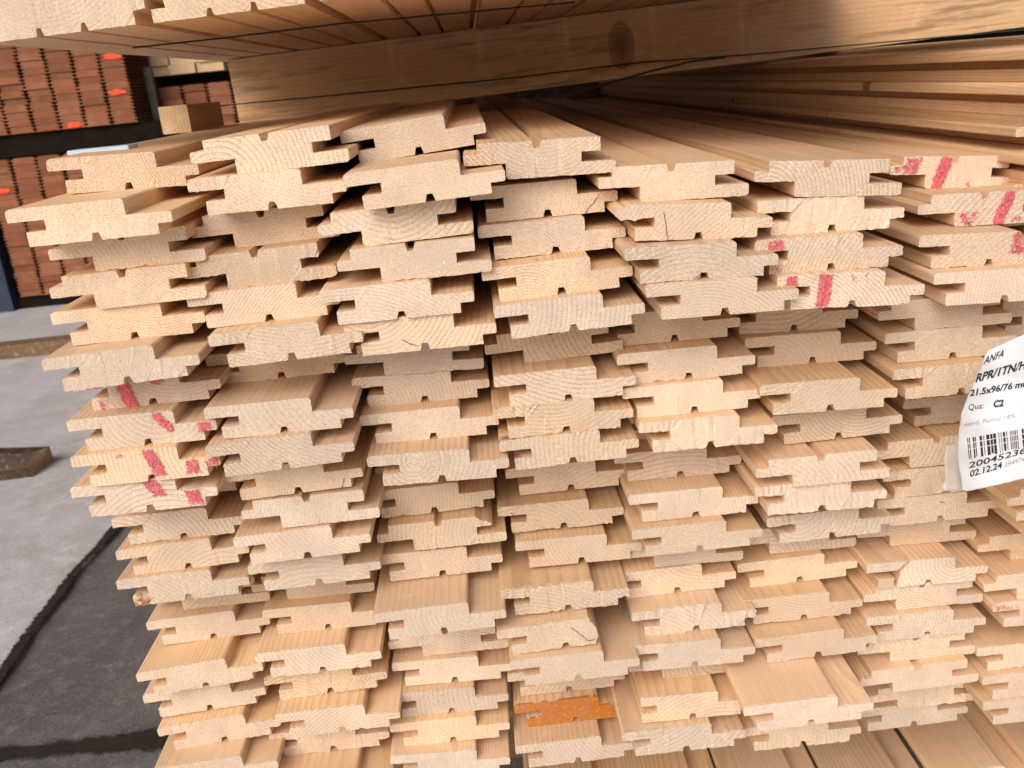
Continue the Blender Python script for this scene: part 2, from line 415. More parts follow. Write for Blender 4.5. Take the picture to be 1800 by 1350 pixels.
# steel rack
pp = at_y(250, 137, RED_YS+.35)
rk = empty('steel_rack', (UX0, RED_YS+.1, 0))
tag(rk, 'dark steel storage rack with grey upright carrying the red-brown board packs', 'rack')
def rk_box(name, mat, x0, x1, y0, y1, z0, z1):
    bm = bmesh.new(); box(bm, x0-UX0, x1-UX0, y0-RED_YS-.1, y1-RED_YS-.1, z0, z1); bmesh.ops.bevel(bm, geom=bm.edges[:], offset=.004, segments=1)
    return mesh_obj(name, bm, mat, rk)
rk_box('beam', M_STEEL_DARK, UX0-.6, up.x+.12, RED_YS+.02, RED_YS+.14, UZ0-.094, UZ0-.004)
pu = at_y(272, 190, RED_YS+.15)
rk_box('upright', M_STEEL, pu.x-.016, pu.x+.016, RED_YS+.15, RED_YS+.18, 0, UZ0+.22)
rk_box('upright', M_NAVY, lo.x-.30, lo.x-.03, RED_YS-.02, RED_YS+.12, 0, UZ0-.096)
rk_box('beam', M_STEEL_DARK, LX0-.6, LX0+.9, RED_YS+.02, RED_YS+.14, 0, LZ0-.004)
rk_box('beam', M_STEEL_DARK, bx.x-.05, bx.x+.9, RED_YS+.45, RED_YS+.6, pp.z-.062, pp.z-.003)
rk_box('beam', M_STEEL_DARK, bx.x-.02, bx.x+.95, RED_YS+.35, RED_YS+.5, topz-NB*H_RED-.10, topz-NB*H_RED-.004)
# pale pine pack on the second bay
bm = bmesh.new(); box(bm, 0, .122, 0, 1.5, 0, .042); bmesh.ops.bevel(bm, geom=bm.edges[:], offset=.003, segments=1)
me = bpy.data.meshes.new('pale_plank'); bm.to_mesh(me); bm.free(); me.materials.append(M_PALE)
for r in range(2):
    for c in range(3):
        o = bpy.data.objects.new('pale_plank', me); COL.objects.link(o)
        o.location = (pp.x + c*.126 + .012*r, RED_YS+.35+rnd.uniform(-.02, .02), pp.z + r*.0435)
        tag(o, 'pale thick plank on top of the second rack bay, far behind the beam', 'plank', 'pale planks on the second rack bay')
# ------------------------------------------------------------------ the profiled pine boards of the stack
T = .0228
SZ = 22.8/21.5/1000.0
def arc(cx, cz, r, a0, a1, n=4):
    return [(cx + r*math.cos(math.radians(a0+(a1-a0)*i/n)), cz + r*math.sin(math.radians(a0+(a1-a0)*i/n))) for i in range(n+1)]
def profile(ori, lip=True, tongue=True, xcut=None, chip=None):
    """cross section, counter-clockwise seen from the front (x right, z up), in millimetres of the 21.5 x 96 pattern"""
    P = [(9.4, .6), (10.0, 0), (46.4, 0), (47.8, 4.4), (51.3, 4.4), (52.7, 0)]
    if xcut is not None:
        P += [(xcut-2.0, 0), (xcut+.8, 6.0), (xcut, 12.0), (xcut-2.5, 17.0)] + ([(69.6, 17.5)] + arc(67.6, 19.5, 2.0, 0, 90) if xcut > 70 else [(xcut-3, 21.5)])
    else:
        P += [(86.9, 0), (86.9, 5.9)]
        P += [(95.2, 5.9), (96.0, 6.9), (96.0, 11.4), (95.2, 12.2)] if tongue else [(88.0, 6.5), (87.2, 12.2)]
        P += [(69.6, 12.2)] + arc(67.6, 19.5, 2.0, 0, 90)
    if lip: P += arc(2.6, 18.9, 2.6, 90, 180) + [(0, 15.0), (.5, 14.2)]
    else: P += [(9.8, 21.5), (8.9, 19.0), (9.6, 14.2)]
    P += [(21.6, 14.2), (21.6, 8.1), (9.9, 8.1), (9.4, 7.6)]
    if chip == 'corner': P = [(9.4, 7.2), (12.5, 5.0), (17.5, 3.6), (22, 0)] + P[2:-1]
    if chip == 'lip':
        i = [k for k, p_ in enumerate(P) if abs(p_[0]-.5) < 1e-6 and abs(p_[1]-14.2) < 1e-6][0]
        P = P[:i-6] + [(7.5, 21.5), (4.0, 20.2), (1.0, 20.6), (-2.6, 18.4), (-3.2, 15.6), (.2, 12.6), (4.5, 13.4), (9.0, 12.2), (14.0, 13.6)] + P[i+1:]
    if chip == 'body':
        P = [(24.6, 0)] + P[2:]
        i = [k for k, p_ in enumerate(P) if abs(p_[0]-2.6) < 1e-3][0]
        P = P[:i] + [(35.0, 21.5), (30.5, 17.5), (27.0, 12.5), (25.6, 6.0)]
    if ori == 'R': P = [(96.0-x, 21.5-z) for x, z in P]
    return P
def inside(P, x, z):
    c = False; n = len(P); j = n-1
    for i in range(n):
        if (P[i][1] > z) != (P[j][1] > z) and x < (P[j][0]-P[i][0])*(z-P[i][1])/(P[j][1]-P[i][1])+P[i][0]: c = not c
        j = i
    return c
def board_mesh(ori, seed, L=2.6, poly=None, **kw):
    q = random.Random(seed)
    P = poly or profile(ori, **kw)
    D = []
    n = len(P)
    for i in range(n):
        a, b = P[i], P[(i+1) % n]; ln = math.hypot(b[0]-a[0], b[1]-a[1]); k = max(1, int(ln/2.2))
        for s in range(k): D.append((a[0]+(b[0]-a[0])*s/k, a[1]+(b[1]-a[1])*s/k))
    n = len(D)
    rough = q.choice((.08, .12, .18, .18, .28, .45)); torn = q.random() < .22
    wav = q.uniform(0, 6)
    bm = bmesh.new(); r0 = []; r1 = []; r2 = []
    for (x, z) in D:
        jx, jz = q.gauss(0, rough*.35), q.gauss(0, rough*.5)
        low = z < .05
        if torn and low: jz += abs(q.gauss(0, .7))*(.5+.5*math.sin(x*.11+wav))
        jz = max(-.35, min(1.7, jz)); jx = max(-.4, min(.4, jx))
        # slightly eased arris: pull the front ring towards the section's own middle line
        r0.append(bm.verts.new(((x+jx)*.001, q.gauss(0, rough)*.0008 - .0002, (z+jz)*SZ)))
        r1.append(bm.verts.new((x*.001, .0016+abs(q.gauss(0, rough))*.003, z*SZ)))
        r2.append(bm.verts.new((x*.001, L, z*SZ)))
    cap = bm.faces.new(r0); cap.normal_update(); cap.material_index = 1
    for i in range(n):
        j = (i+1) % n
        f = bm.faces.new((r0[i], r1[i], r1[j], r0[j])); f.material_index = 1 if q.random() < .7 else 0
        bm.faces.new((r1[i], r2[i], r2[j], r1[j]))
    bc = bm.faces.new(r2[::-1]); bc.material_index = 1
    bm.normal_update(); bmesh.ops.triangulate(bm, faces=[cap, bc], quad_method='BEAUTY', ngon_method='BEAUTY')
    # torn saw fibres along the arrises
    for _ in range(q.choice((4, 8, 14, 26))):
        i = q.randrange(n); x, z = D[i]; x2, z2 = D[(i+1) % n]
        tx, tz = x2-x, z2-z; ln = math.hypot(tx, tz) or 1; nx, nz = tz/ln, -tx/ln      # outward for a ccw section
        h = q.uniform(.3, 1.3)*(1.2 if nz < 0 else .8); wd = q.uniform(.08, .2); sk = q.uniform(-.8, .8)
        a = bm.verts.new(((x-tx/ln*wd)*.001, -.0001, (z-tz/ln*wd)*SZ)); b = bm.verts.new(((x+tx/ln*wd)*.001, .0003, (z+tz/ln*wd)*SZ))
        c = bm.verts.new(((x+nx*h+tx/ln*sk*h)*.001, -q.uniform(0, .0008), (z+nz*h+tz/ln*sk*h)*SZ))
        f = bm.faces.new((a, b, c)); f.material_index = 1
    return bm, P
def paint(parent, P, marks, seed, mat=None):
    """brush marks in red marker on the sawn end, broken up by its roughness; mark = x0, x1, z0, z1, slant, strength"""
    q = random.Random(seed); bm = bmesh.new(); s = .36
    lum = [[q.random() for _ in range(60)] for _ in range(240)]
    for (x0, x1, z0, z1, sl, k) in marks:
        nx, nz = int((x1-x0+4)/s), int((z1-z0+2)/s)
        for i in range(nx):
            for j in range(nz):
                x, z = x0-2+i*s, z0-1+j*s
                xs = x - sl*(z-(z0+z1)/2)
                ex = min(xs-x0, x1-xs)/1.6; ez = min(z-z0, z1-z)/1.3
                e = min(ex, ez, 1.0)
                tex = .6*lum[int(x/1.1) % 240][int(z/1.1) % 60] + .4*q.random()
                if e > -.55 and tex < k*(.40+.42*e) and inside(P, x, z) and inside(P, x+s, z+s):
                    f = bm.faces.new([bm.verts.new((xx*.001, -.0011, zz*SZ)) for xx, zz in ((x, z), (x+s, z), (x+s, z+s), (x, z+s))])
                    f.material_index = 0 if q.random() < .5 else 1
    if bm.faces: mesh_obj('paint_mark', bm, [mat or M_PAINT, M_PAINT_SOFT], parent)
    else: bm.free()
def crack(parent, pts, wd=.25):
    bm = bmesh.new()
    for (a, b) in zip(pts, pts[1:]):
        dx, dz = b[0]-a[0], b[1]-a[1]; ln = math.hypot(dx, dz); nx, nz = -dz/ln*wd, dx/ln*wd
        bm.faces.new([bm.verts.new((x*.001, -.0012, z*SZ)) for x, z in ((a[0]+nx, a[1]+nz), (a[0]-nx, a[1]-nz), (b[0]-nx*.6, b[1]-nz*.6), (b[0]+nx*.6, b[1]+nz*.6))])
    mesh_obj('drying_crack', bm, M_CRACK, parent)

MARKS = {
 (0, 6): [(0, 4, 14.4, 21, 0, .7), (7, 17, 14.4, 21, -.2, 1.1), (28.5, 37.5, 0, 21.5, -.25, 1.25), (48, 58, 13.5, 21.3, -.9, .8), (14, 18, 0, 6, 0, .7)],
 (0, 7): [(58, 66, 8, 21, -.85, .95), (84, 92, 6, 12, 0, 1.0)],
 (0, 8): [(29, 34, 17, 21, 0, .5), (49, 58, 3, 21.3, -.35, .9), (73, 82, 2.5, 12, 0, .8), (85.5, 95.5, 6.2, 11.6, 0, .75)],
 (0, 9): [(50, 61, 9.5, 21.2, -.6, .8), (75, 85, 1, 12, -.2, .8)],
 (5, 2): [(8, 18, 14.6, 21, 0, .85), (32, 40, 18.5, 21.2, 0, .35), (10, 17, .5, 6, 0, .45)],
 (5, 3): [(5, 13, 14.6, 21, 0, .85), (26, 34.5, 1, 21.3, .1, 1.0), (46.5, 50, 16, 21, -.1, .45), (55.5, 59, 16, 21, .1, .5)],
 (6, 0): [(1, 9, 10.2, 15.4, .5, .6), (10, 21, 9.5, 21.2, .2, .75), (33, 42, 0, 21.3, .3, 1.0), (56, 60, 0, 4, 0, .6)],
 (6, 1): [(31, 36, 0, 9, -.4, .8), (36, 41, .5, 9, .4, .6), (56, 65, 0, 21.3, .45, 1.05), (66, 74, .5, 4, 0, .6)],
 (6, 2): [(63, 75, 7, 21.2, .2, .75)],
 (6, 3): [(62, 67, 16, 21, 0, .7)],
 (7, 14): [(1, 20, 14.4, 20, 0, .42), (24, 46, 4, 20, 0, .3)],
}
SPECIAL = {(3, 13): dict(xcut=73.6), (4, 16): dict(lip=False, tongue=False), (2, 11): dict(chip='corner'), (4, 1): dict(chip='lip'), (6, 12): dict(chip='body')}
CRACKS = {(3, 1): [(74, 0), (77, 4), (80, 6), (84, 11)], (3, 13): [(55, 16), (62, 9), (66, 4), (72, 4)], (4, 1): [(27, 17), (28.5, 10), (29, 6), (30, 1)],
          (2, 5): [(36, 8), (40, 5), (45, 3.5)], (1, 9): [(80, 0), (82, 5), (83, 7)], (3, 10): [(10, 17), (12, 14.5)], (4, 2): [(42, 0), (46, 3), (48, 4.6)],
          (0, 2): [(78, 7), (83, 12)], (6, 10): [(48, 16), (52, 15)]}
WORDS = {(3, 16): 'orange stained end', (3, 13): 'broken-off tongue', (4, 16): 'broken lip', (6, 12): 'a split left side',
         (0, 12): 'a rough knotty left corner', (4, 1): 'a splintered left lip', (3, 1): 'a cracked right corner', (2, 11): 'a chipped right lip'}
BOARDS = [
 (0, 0, 'N', -0.2754, 0.628, -0.0471, -0.027),
 (0, 1, 'N', -0.2781, 0.5643, -0.0697, 0.002),
 (0, 2, 'R', -0.2705, 0.5896, -0.0923, -0.0),
 (0, 3, 'R', -0.273, 0.584, -0.1149, 0.007),
 (0, 4, 'N', -0.278, 0.5872, -0.1375, 0.005),
 (0, 5, 'N', -0.2798, 0.5646, -0.1601, 0.029),
 (0, 6, 'N', -0.2801, 0.5981, -0.1859, 0.004),
 (0, 7, 'N', -0.283, 0.5819, -0.2086, -0.004),
 (0, 8, 'N', -0.2836, 0.5757, -0.2315, -0.004),
 (0, 9, 'N', -0.2904, 0.5786, -0.2541, -0.001),
 (0, 10, 'N', -0.2909, 0.6261, -0.2999, 0.009),
 (0, 11, 'N', -0.291, 0.621, -0.3224, 0.038),
 (0, 12, 'N', -0.2939, 0.6159, -0.3448, 0.017),
 (0, 13, 'R', -0.2945, 0.6604, -0.3785, 0.008),
 (0, 14, 'N', -0.2956, 0.6511, -0.4017, 0.026),
 (0, 15, 'N', -0.2984, 0.6198, -0.4247, 0.074),
 (0, 16, 'N', -0.305, 0.6348, -0.456, 0.05),
 (0, 17, 'N', -0.2954, 0.6244, -0.4796, 0.067),
 (0, 18, 'N', -0.2973, 0.6047, -0.5027, 0.054),
 (1, 0, 'R', -0.1725, 0.5915, -0.0419, 0.021),
 (1, 1, 'N', -0.1766, 0.5875, -0.0645, -0.001),
 (1, 2, 'R', -0.1876, 0.6123, -0.0896, 0.02),
 (1, 3, 'R', -0.1914, 0.5924, -0.1122, 0.018),
 (1, 4, 'N', -0.191, 0.5868, -0.1348, 0.011),
 (1, 5, 'N', -0.1776, 0.5705, -0.1574, 0.023),
 (1, 6, 'N', -0.1998, 0.6269, -0.1857, 0.017),
 (1, 7, 'N', -0.192, 0.5768, -0.2082, -0.007),
 (1, 8, 'N', -0.1939, 0.57, -0.2307, 0.028),
 (1, 9, 'N', -0.1961, 0.6003, -0.2621, 0.026),
 (1, 10, 'R', -0.1882, 0.5988, -0.2867, 0.004),
 (1, 11, 'N', -0.1969, 0.5962, -0.3108, 0.018),
 (1, 12, 'N', -0.1953, 0.6105, -0.3409, 0.02),
 (1, 13, 'R', -0.2105, 0.6573, -0.3778, -0.003),
 (1, 14, 'N', -0.2027, 0.6452, -0.4008, -0.008),
 (1, 15, 'N', -0.2074, 0.622, -0.4236, 0.006),
 (1, 16, 'N', -0.2072, 0.631, -0.45, 0.034),
 (1, 17, 'N', -0.1989, 0.6129, -0.4734, 0.008),
 (1, 18, 'N', -0.2133, 0.6323, -0.5057, 0.003),
 (2, 0, 'N', -0.0863, 0.6393, -0.0441, 0.069),
 (2, 1, 'N', -0.0787, 0.5675, -0.0673, 0.034),
 (2, 2, 'R', -0.1012, 0.5833, -0.0923, 0.023),
 (2, 3, 'R', -0.092, 0.5776, -0.1156, 0.001),
 (2, 4, 'N', -0.1051, 0.5714, -0.1382, -0.003),
 (2, 5, 'N', -0.0933, 0.574, -0.1608, 0.0),
 (2, 6, 'R', -0.1039, 0.6214, -0.1904, -0.036),
 (2, 7, 'N', -0.102, 0.625, -0.2134, -0.005),
 (2, 8, 'N', -0.0981, 0.6093, -0.236, -0.006),
 (2, 9, 'N', -0.094, 0.5861, -0.2585, -0.028),
 (2, 10, 'N', -0.1071, 0.6387, -0.3065, 0.013),
 (2, 11, 'R', -0.1014, 0.6264, -0.3301, 0.004),
 (2, 12, 'N', -0.1063, 0.6305, -0.3559, 0.004),
 (2, 13, 'N', -0.1074, 0.5903, -0.3801, 0.019),
 (2, 14, 'R', -0.1094, 0.6495, -0.438, -0.003),
 (2, 15, 'N', -0.1088, 0.6441, -0.4615, -0.029),
 (2, 16, 'N', -0.114, 0.6357, -0.4845, -0.01),
 (2, 17, 'N', -0.1154, 0.6295, -0.5075, -0.006),
 (2, 18, 'N', -0.1177, 0.6182, -0.5306, -0.04),
 (3, 0, 'R', -0.0071, 0.5981, -0.0627, -0.032),
 (3, 1, 'N', -0.0055, 0.6104, -0.0898, -0.006),
 (3, 2, 'N', -0.0027, 0.6033, -0.1131, 0.0),
 (3, 3, 'N', -0.0029, 0.5832, -0.1361, 0.023),
 (3, 4, 'N', 0.0022, 0.5735, -0.1587, 0.023),
 (3, 5, 'R', -0.0065, 0.62, -0.1904, 0.027),
 (3, 6, 'N', -0.0027, 0.5956, -0.2131, 0.0),
 (3, 7, 'N', -0.0057, 0.5947, -0.2357, -0.004),
 (3, 8, 'N', -0.0034, 0.5929, -0.2585, 0.015),
 (3, 9, 'N', -0.0014, 0.6572, -0.3084, -0.003),
 (3, 10, 'N', -0.0104, 0.6413, -0.3323, -0.007),
 (3, 11, 'N', 0.0002, 0.6294, -0.3571, -0.017),
 (3, 12, 'N', -0.0145, 0.6062, -0.3825, -0.0),
 (3, 13, 'N', -0.0198, 0.5942, -0.4067, 0.036),
 (3, 14, 'N', -0.0127, 0.5872, -0.4306, 0.004),
 (3, 15, 'N', -0.0173, 0.6467, -0.4842, -0.003),
 (3, 16, 'N', -0.0144, 0.6369, -0.5072, 0.011),
 (3, 17, 'N', -0.0165, 0.6165, -0.5302, 0.011),
 (4, 0, 'R', 0.0762, 0.5943, -0.085, -0.039),
 (4, 1, 'N', 0.086, 0.5777, -0.1087, -0.07),
 (4, 2, 'N', 0.0856, 0.5652, -0.1317, -0.037),
 (4, 3, 'N', 0.0971, 0.5612, -0.1546, -0.023),
 (4, 4, 'N', 0.0777, 0.6256, -0.1878, -0.012),
 (4, 5, 'N', 0.0829, 0.6082, -0.211, -0.007),
 (4, 6, 'N', 0.0845, 0.6014, -0.2337, -0.01),
 (4, 7, 'N', 0.0928, 0.5915, -0.2567, -0.019),
 (4, 8, 'N', 0.0808, 0.64, -0.299, -0.016),
 (4, 9, 'N', 0.0864, 0.6169, -0.3221, -0.008),
 (4, 10, 'N', 0.0861, 0.6077, -0.3453, 0.002),
 (4, 11, 'R', 0.0797, 0.635, -0.3715, -0.024),
 (4, 12, 'N', 0.0731, 0.6335, -0.3946, 0.015),
 (4, 13, 'N', 0.0829, 0.6138, -0.4177, 0.013),
 (4, 14, 'N', 0.0781, 0.6017, -0.4407, -0.019),
 (4, 15, 'R', 0.079, 0.6212, -0.4635, 0.0),
 (4, 16, 'N', 0.0746, 0.5993, -0.4861, -0.021),
 (4, 17, 'N', 0.067, 0.5921, -0.5097, -0.003),
 (5, 0, 'R', 0.175, 0.593, -0.0924, -0.08),
 (5, 1, 'N', 0.1769, 0.5938, -0.1156, -0.037),
 (5, 2, 'N', 0.1715, 0.5812, -0.138, -0.031),
 (5, 3, 'N', 0.1822, 0.5717, -0.1612, -0.058),
 (5, 4, 'N', 0.1684, 0.6422, -0.1943, -0.036),
 (5, 5, 'N', 0.1788, 0.6336, -0.2175, -0.027),
 (5, 6, 'N', 0.1778, 0.5951, -0.2403, -0.028),
 (5, 7, 'N', 0.1925, 0.6179, -0.2717, 0.01),
 (5, 8, 'R', 0.1746, 0.5956, -0.2959, -0.006),
 (5, 9, 'N', 0.1744, 0.5986, -0.3185, -0.033),
 (5, 10, 'N', 0.1901, 0.621, -0.3538, 0.007),
 (5, 11, 'R', 0.175, 0.6518, -0.3804, -0.016),
 (5, 12, 'N', 0.1734, 0.6446, -0.4036, 0.02),
 (5, 13, 'N', 0.1709, 0.6267, -0.4267, -0.001),
 (5, 14, 'N', 0.1762, 0.6097, -0.4501, 0.021),
 (5, 15, 'N', 0.154, 0.5627, -0.4738, 0.017),
 (5, 16, 'N', 0.1642, 0.6068, -0.5304, -0.006),
 (6, 0, 'R', 0.2942, 0.6651, -0.1071, -0.09),
 (6, 1, 'R', 0.3006, 0.6334, -0.1295, -0.042),
 (6, 2, 'N', 0.29, 0.608, -0.1524, -0.054),
 (6, 3, 'N', 0.2951, 0.5951, -0.1752, -0.038),
 (6, 4, 'R', 0.2699, 0.6209, -0.1978, -0.019),
 (6, 5, 'N', 0.2751, 0.6204, -0.2204, -0.016),
 (6, 6, 'N', 0.2765, 0.6088, -0.2436, -0.012),
 (6, 7, 'N', 0.3061, 0.6551, -0.2857, -0.02),
 (6, 8, 'R', 0.2765, 0.6336, -0.3092, 0.0),
 (6, 9, 'N', 0.283, 0.6337, -0.3331, 0.004),
 (6, 10, 'N', 0.2791, 0.6334, -0.3565, -0.006),
 (6, 11, 'R', 0.271, 0.6495, -0.3839, -0.019),
 (6, 12, 'N', 0.2691, 0.6259, -0.4071, -0.026),
 (6, 13, 'R', 0.2688, 0.6294, -0.4296, -0.015),
 (6, 14, 'N', 0.2689, 0.6234, -0.4526, -0.016),
 (6, 15, 'R', 0.2641, 0.6266, -0.4752, -0.009),
 (6, 16, 'R', 0.2635, 0.6186, -0.4978, 0.03),
 (6, 17, 'R', 0.2817, 0.6466, -0.5382, 0.013),
 (6, 18, 'N', 0.2754, 0.6512, -0.5608, 0.018),
]
ORD = ['zeroth', 'first', 'second', 'third', 'fourth', 'fifth', 'sixth', 'seventh', 'eighth', 'ninth', 'tenth', 'eleventh', 'twelfth', 'thirteenth', 'fourteenth',
       'fifteenth', 'sixteenth', 'seventeenth', 'eighteenth', 'nineteenth', 'twentieth', 'twenty-first', 'twenty-second', 'twenty-third', 'twenty-fourth']
COLN = ['leftmost column', 'second column from the left', 'third column from the left', 'fourth column from the left', 'fourth column from the right',
        'third column from the right', 'second column from the right', 'rightmost column', 'first covered column beyond the right edge', 'second covered column beyond the right edge', 'third covered column beyond the right edge']
GROUP = 'profiled pine boards of the stack'
# the right-hand column, mostly cut by the picture edge: (orientation, x, y, z)
zc = lambda u, v, z: at_z(u, v, z+GZ)
C7 = [('N', .372, .590, -.0375), ('N', .371, .604, -.0602), ('R', .372, .644, -.0829), ('N', .372, .630, -.1060),
      ('N', .376, .648, -.1288), ('N', .374, .655, -.1516), ('R', .372, .660, -.1745), ('N', .366, .650, -.1974), ('N', .372, .655, -.2203), ('R', .371, .648, -.2432)]
for (o_, u, v, base) in (('R', 1770, 889, -.337), ('N', 1785, 916, -.360), ('R', 1718, 970, -.401), ('R', 1729, 1039, -.424), ('N', 1745, 1076, -.4468),
                         ('N', 1717, 1154, -.492), ('N', 1726, 1204, -.5148), ('N', 1727, 1249, -.5376)):
    p_ = zc(u, v, base + (.0105 if o_ == 'R' else .015)); C7.append((o_, p_.x, p_.y, base))
allb = list(BOARDS)
k = 0
for i, (o_, x, y, z) in enumerate(C7): allb.append((7, i, o_, x, y, z, 0.0))
# one more board under the lowest measured one where its top shows at the lower picture edge
low = {}
for b in BOARDS: low[b[0]] = b
EXTRA = {1: (.596, 'N', None), 3: (.70, 'N', -.689), 4: (.704, 'N', -.689), 5: (.70, 'N', -.689)}
for c, e in EXTRA.items():
    b = low[c]; allb.append((c, b[1]+1, e[1], b[3]+(.002 if c < 4 else .013), e[0], e[2] or b[5]-T-.0004, 0.0))
allb.append((6, 19, 'N', .2745, .706, -.689, 0.0)); allb.append((7, 18, 'N', .373, .706, -.689, 0.0))
for k_ in range(24):          # the next column, just outside the picture on the right
    allb.append((8, k_, 'R' if k_ % 5 == 2 else 'N', .462+rnd.uniform(-.004, .004) if k_ else .462, .60+rnd.uniform(-.02, .045) if k_ else .585, -.0325-k_*.0229, 0.0))
allb.append((7, 19, 'N', .466, .712, -.689, 0.0))
# boards standing back in the gaps between measured ones
fill = []
byc = {}
for b in allb: byc.setdefault(b[0], []).append(b)
for c, L in byc.items():
    if c >= 7: continue
    for a, b in zip(L, L[1:]):
        gap = (a[5] - b[5])/T
        if b[5] < -.68: continue
        for g in range(int(round(gap-1.12))):
            z = b[5] + T*(g+1) + .0006
            fill.append((c, a[1], b[1], b[3]+rnd.uniform(-.004, .004), max(a[4], b[4]) + rnd.uniform(.012, .03), z))

def make_board(c, r, ori, x, y, z, tilt, label):
    ends = M_END_ORANGE if (c, r) == (3, 16) else M_END
    kw = SPECIAL.get((c, r), {})
    bm, P = board_mesh(ori, c*100+r, **kw)
    # tilt about the middle of the section
    t = -tilt
    o = mesh_obj('pine_board', bm, [M_SIDE, ends])
    mid = Vector((.048, 0, .011)); R_ = Matrix.Rotation(-tilt, 4, 'Y')
    o.matrix_world = Matrix.Translation(Vector((x, y, z+GZ)) + mid) @ R_ @ Matrix.Translation(-mid)
    tag(o, label, 'board', GROUP)
    if (c, r) == (6, 12):          # the split-off left lips
        for pl in ([(0, 14.2), (23.2, 14.2), (28.0, 18.0), (32.8, 21.5), (1.5, 21.5), (0, 19.5)], [(9.4, .6), (10, 0), (22.0, 0), (22.2, 8.1), (9.9, 8.1), (9.4, 7.6)]):
            b2_, _ = board_mesh('N', 5, 1.2, poly=pl); mesh_obj('split_lip', b2_, [M_SIDE, M_END], o)
    if (c, r) == (0, 12):          # loose knot in the lower lip
        bk = pebble(.0062, 11, .62); mesh_obj('loose_knot', bk, M_KNOT, o, (.0178, .0030, .0046))
    if (c, r) in MARKS: paint(o, P, MARKS[c, r], c*31+r, M_PAINT if c != 7 else M_PAINT_SOFT)
    if (c, r) in CRACKS: crack(o, CRACKS[c, r])
    return o
for (c, r, ori, x, y, z, t) in allb:
    w_ = WORDS.get((c, r))
    if w_ is None and (c, r) in MARKS: w_ = 'red marks'
    if c > 7: lab = '%s pine board from the top in the %s' % (ORD[r+1], COLN[c])
    elif w_: lab = 'pine board with %s, %s from top, %s' % (w_, ORD[r+1], COLN[c])
    else: lab = '%s pine board, %s from the top in the %s' % ('tongue-left' if ori == 'R' else 'tongue-right', ORD[r+1], COLN[c])
    make_board(c, r, ori, x, y, z, t, lab)
for i, (c, ra, rb, x, y, z) in enumerate(fill):
    o = make_board(c, 50+i, 'N', x, y, z, 0.0, 'shaded board set back between %s and %s boards, %s' % (ORD[ra+1], ORD[rb+1], COLN[c]))
# timbers under the stack
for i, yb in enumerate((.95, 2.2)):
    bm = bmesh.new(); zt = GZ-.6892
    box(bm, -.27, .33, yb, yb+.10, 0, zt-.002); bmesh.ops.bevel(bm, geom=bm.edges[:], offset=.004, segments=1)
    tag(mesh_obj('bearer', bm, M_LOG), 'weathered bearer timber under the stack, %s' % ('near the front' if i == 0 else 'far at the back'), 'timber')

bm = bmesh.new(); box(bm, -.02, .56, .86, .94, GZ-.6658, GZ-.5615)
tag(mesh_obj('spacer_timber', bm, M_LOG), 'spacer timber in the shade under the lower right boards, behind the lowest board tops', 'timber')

# ------------------------------------------------------------------ upper pack on its beam
PACK_X, PACK_Z, SLOPE = -.284, .050, .026
TILT = math.atan(SLOPE)
def pack_z(x): return PACK_Z + (x-PACK_X)*SLOPE
pw, ph_ = .107, .027
def pack_board_mesh(seed):
    q = random.Random(seed)
    prof = [(0, 0), (34, 0), (35.2, 5), (37.8, 5), (39, 0), (62, 0), (63.2, 5), (65.8, 5), (67, 0), (97, 0), (97, 8), (105, 9), (105, 15), (97, 16), (97, 25.5), (95.5, 27),
            (1.5, 27), (0, 25.5), (0, 17), (9, 16), (9, 8), (0, 8)]
    D = []
    for i in range(len(prof)):
        a, b = prof[i], prof[(i+1) % len(prof)]; ln = math.hypot(b[0]-a[0], b[1]-a[1]); k = max(1, int(ln/2.5))
        for s in range(k): D.append((a[0]+(b[0]-a[0])*s/k, a[1]+(b[1]-a[1])*s/k))
    bm = bmesh.new(); y0 = 0
    A = [bm.verts.new(((x+q.gauss(0, .1))*.001, q.gauss(0, .0002), (z+q.gauss(0, .15))*.001)) for x, z in D]
    A1 = [bm.verts.new((x*.001, .002, z*.001)) for x, z in D]
    B = [bm.verts.new((x*.001, 2.4, z*.001)) for x, z in D]
    cap = bm.faces.new(A); cap.material_index = 1; bc = bm.faces.new(B[::-1])
    n = len(D)
    for i in range(n):
        j = (i+1) % n; bm.faces.new((A[i], A1[i], A1[j], A[j])).material_index = 1; bm.faces.new((A1[i], B[i], B[j], A1[j]))
    bm.normal_update(); bmesh.ops.triangulate(bm, faces=[cap, bc], ngon_method='BEAUTY')
    return bm
for c in range(7):
    x = -.301 + pw*c
    o = mesh_obj('pack_board', pack_board_mesh(900+c), [M_SIDE, M_END])
    yy = .640 + (rnd.uniform(-.006, .008) if c > 1 else (0, .004)[c])
    o.matrix_world = Matrix.Translation((x, yy, pack_z(x)+GZ+.0005)) @ Matrix.Rotation(-TILT, 4, 'Y')
    if c == 0: lab = 'leftmost board of the upper pack, pale end face in the top left corner'
    elif c == 1: lab = 'second board from the left in the upper pack, right of the corner board'
    else: lab = '%s pine board from the left in the underside of the upper pack' % ORD[c+1]
    tag(o, lab, 'board', 'boards of the upper pack')
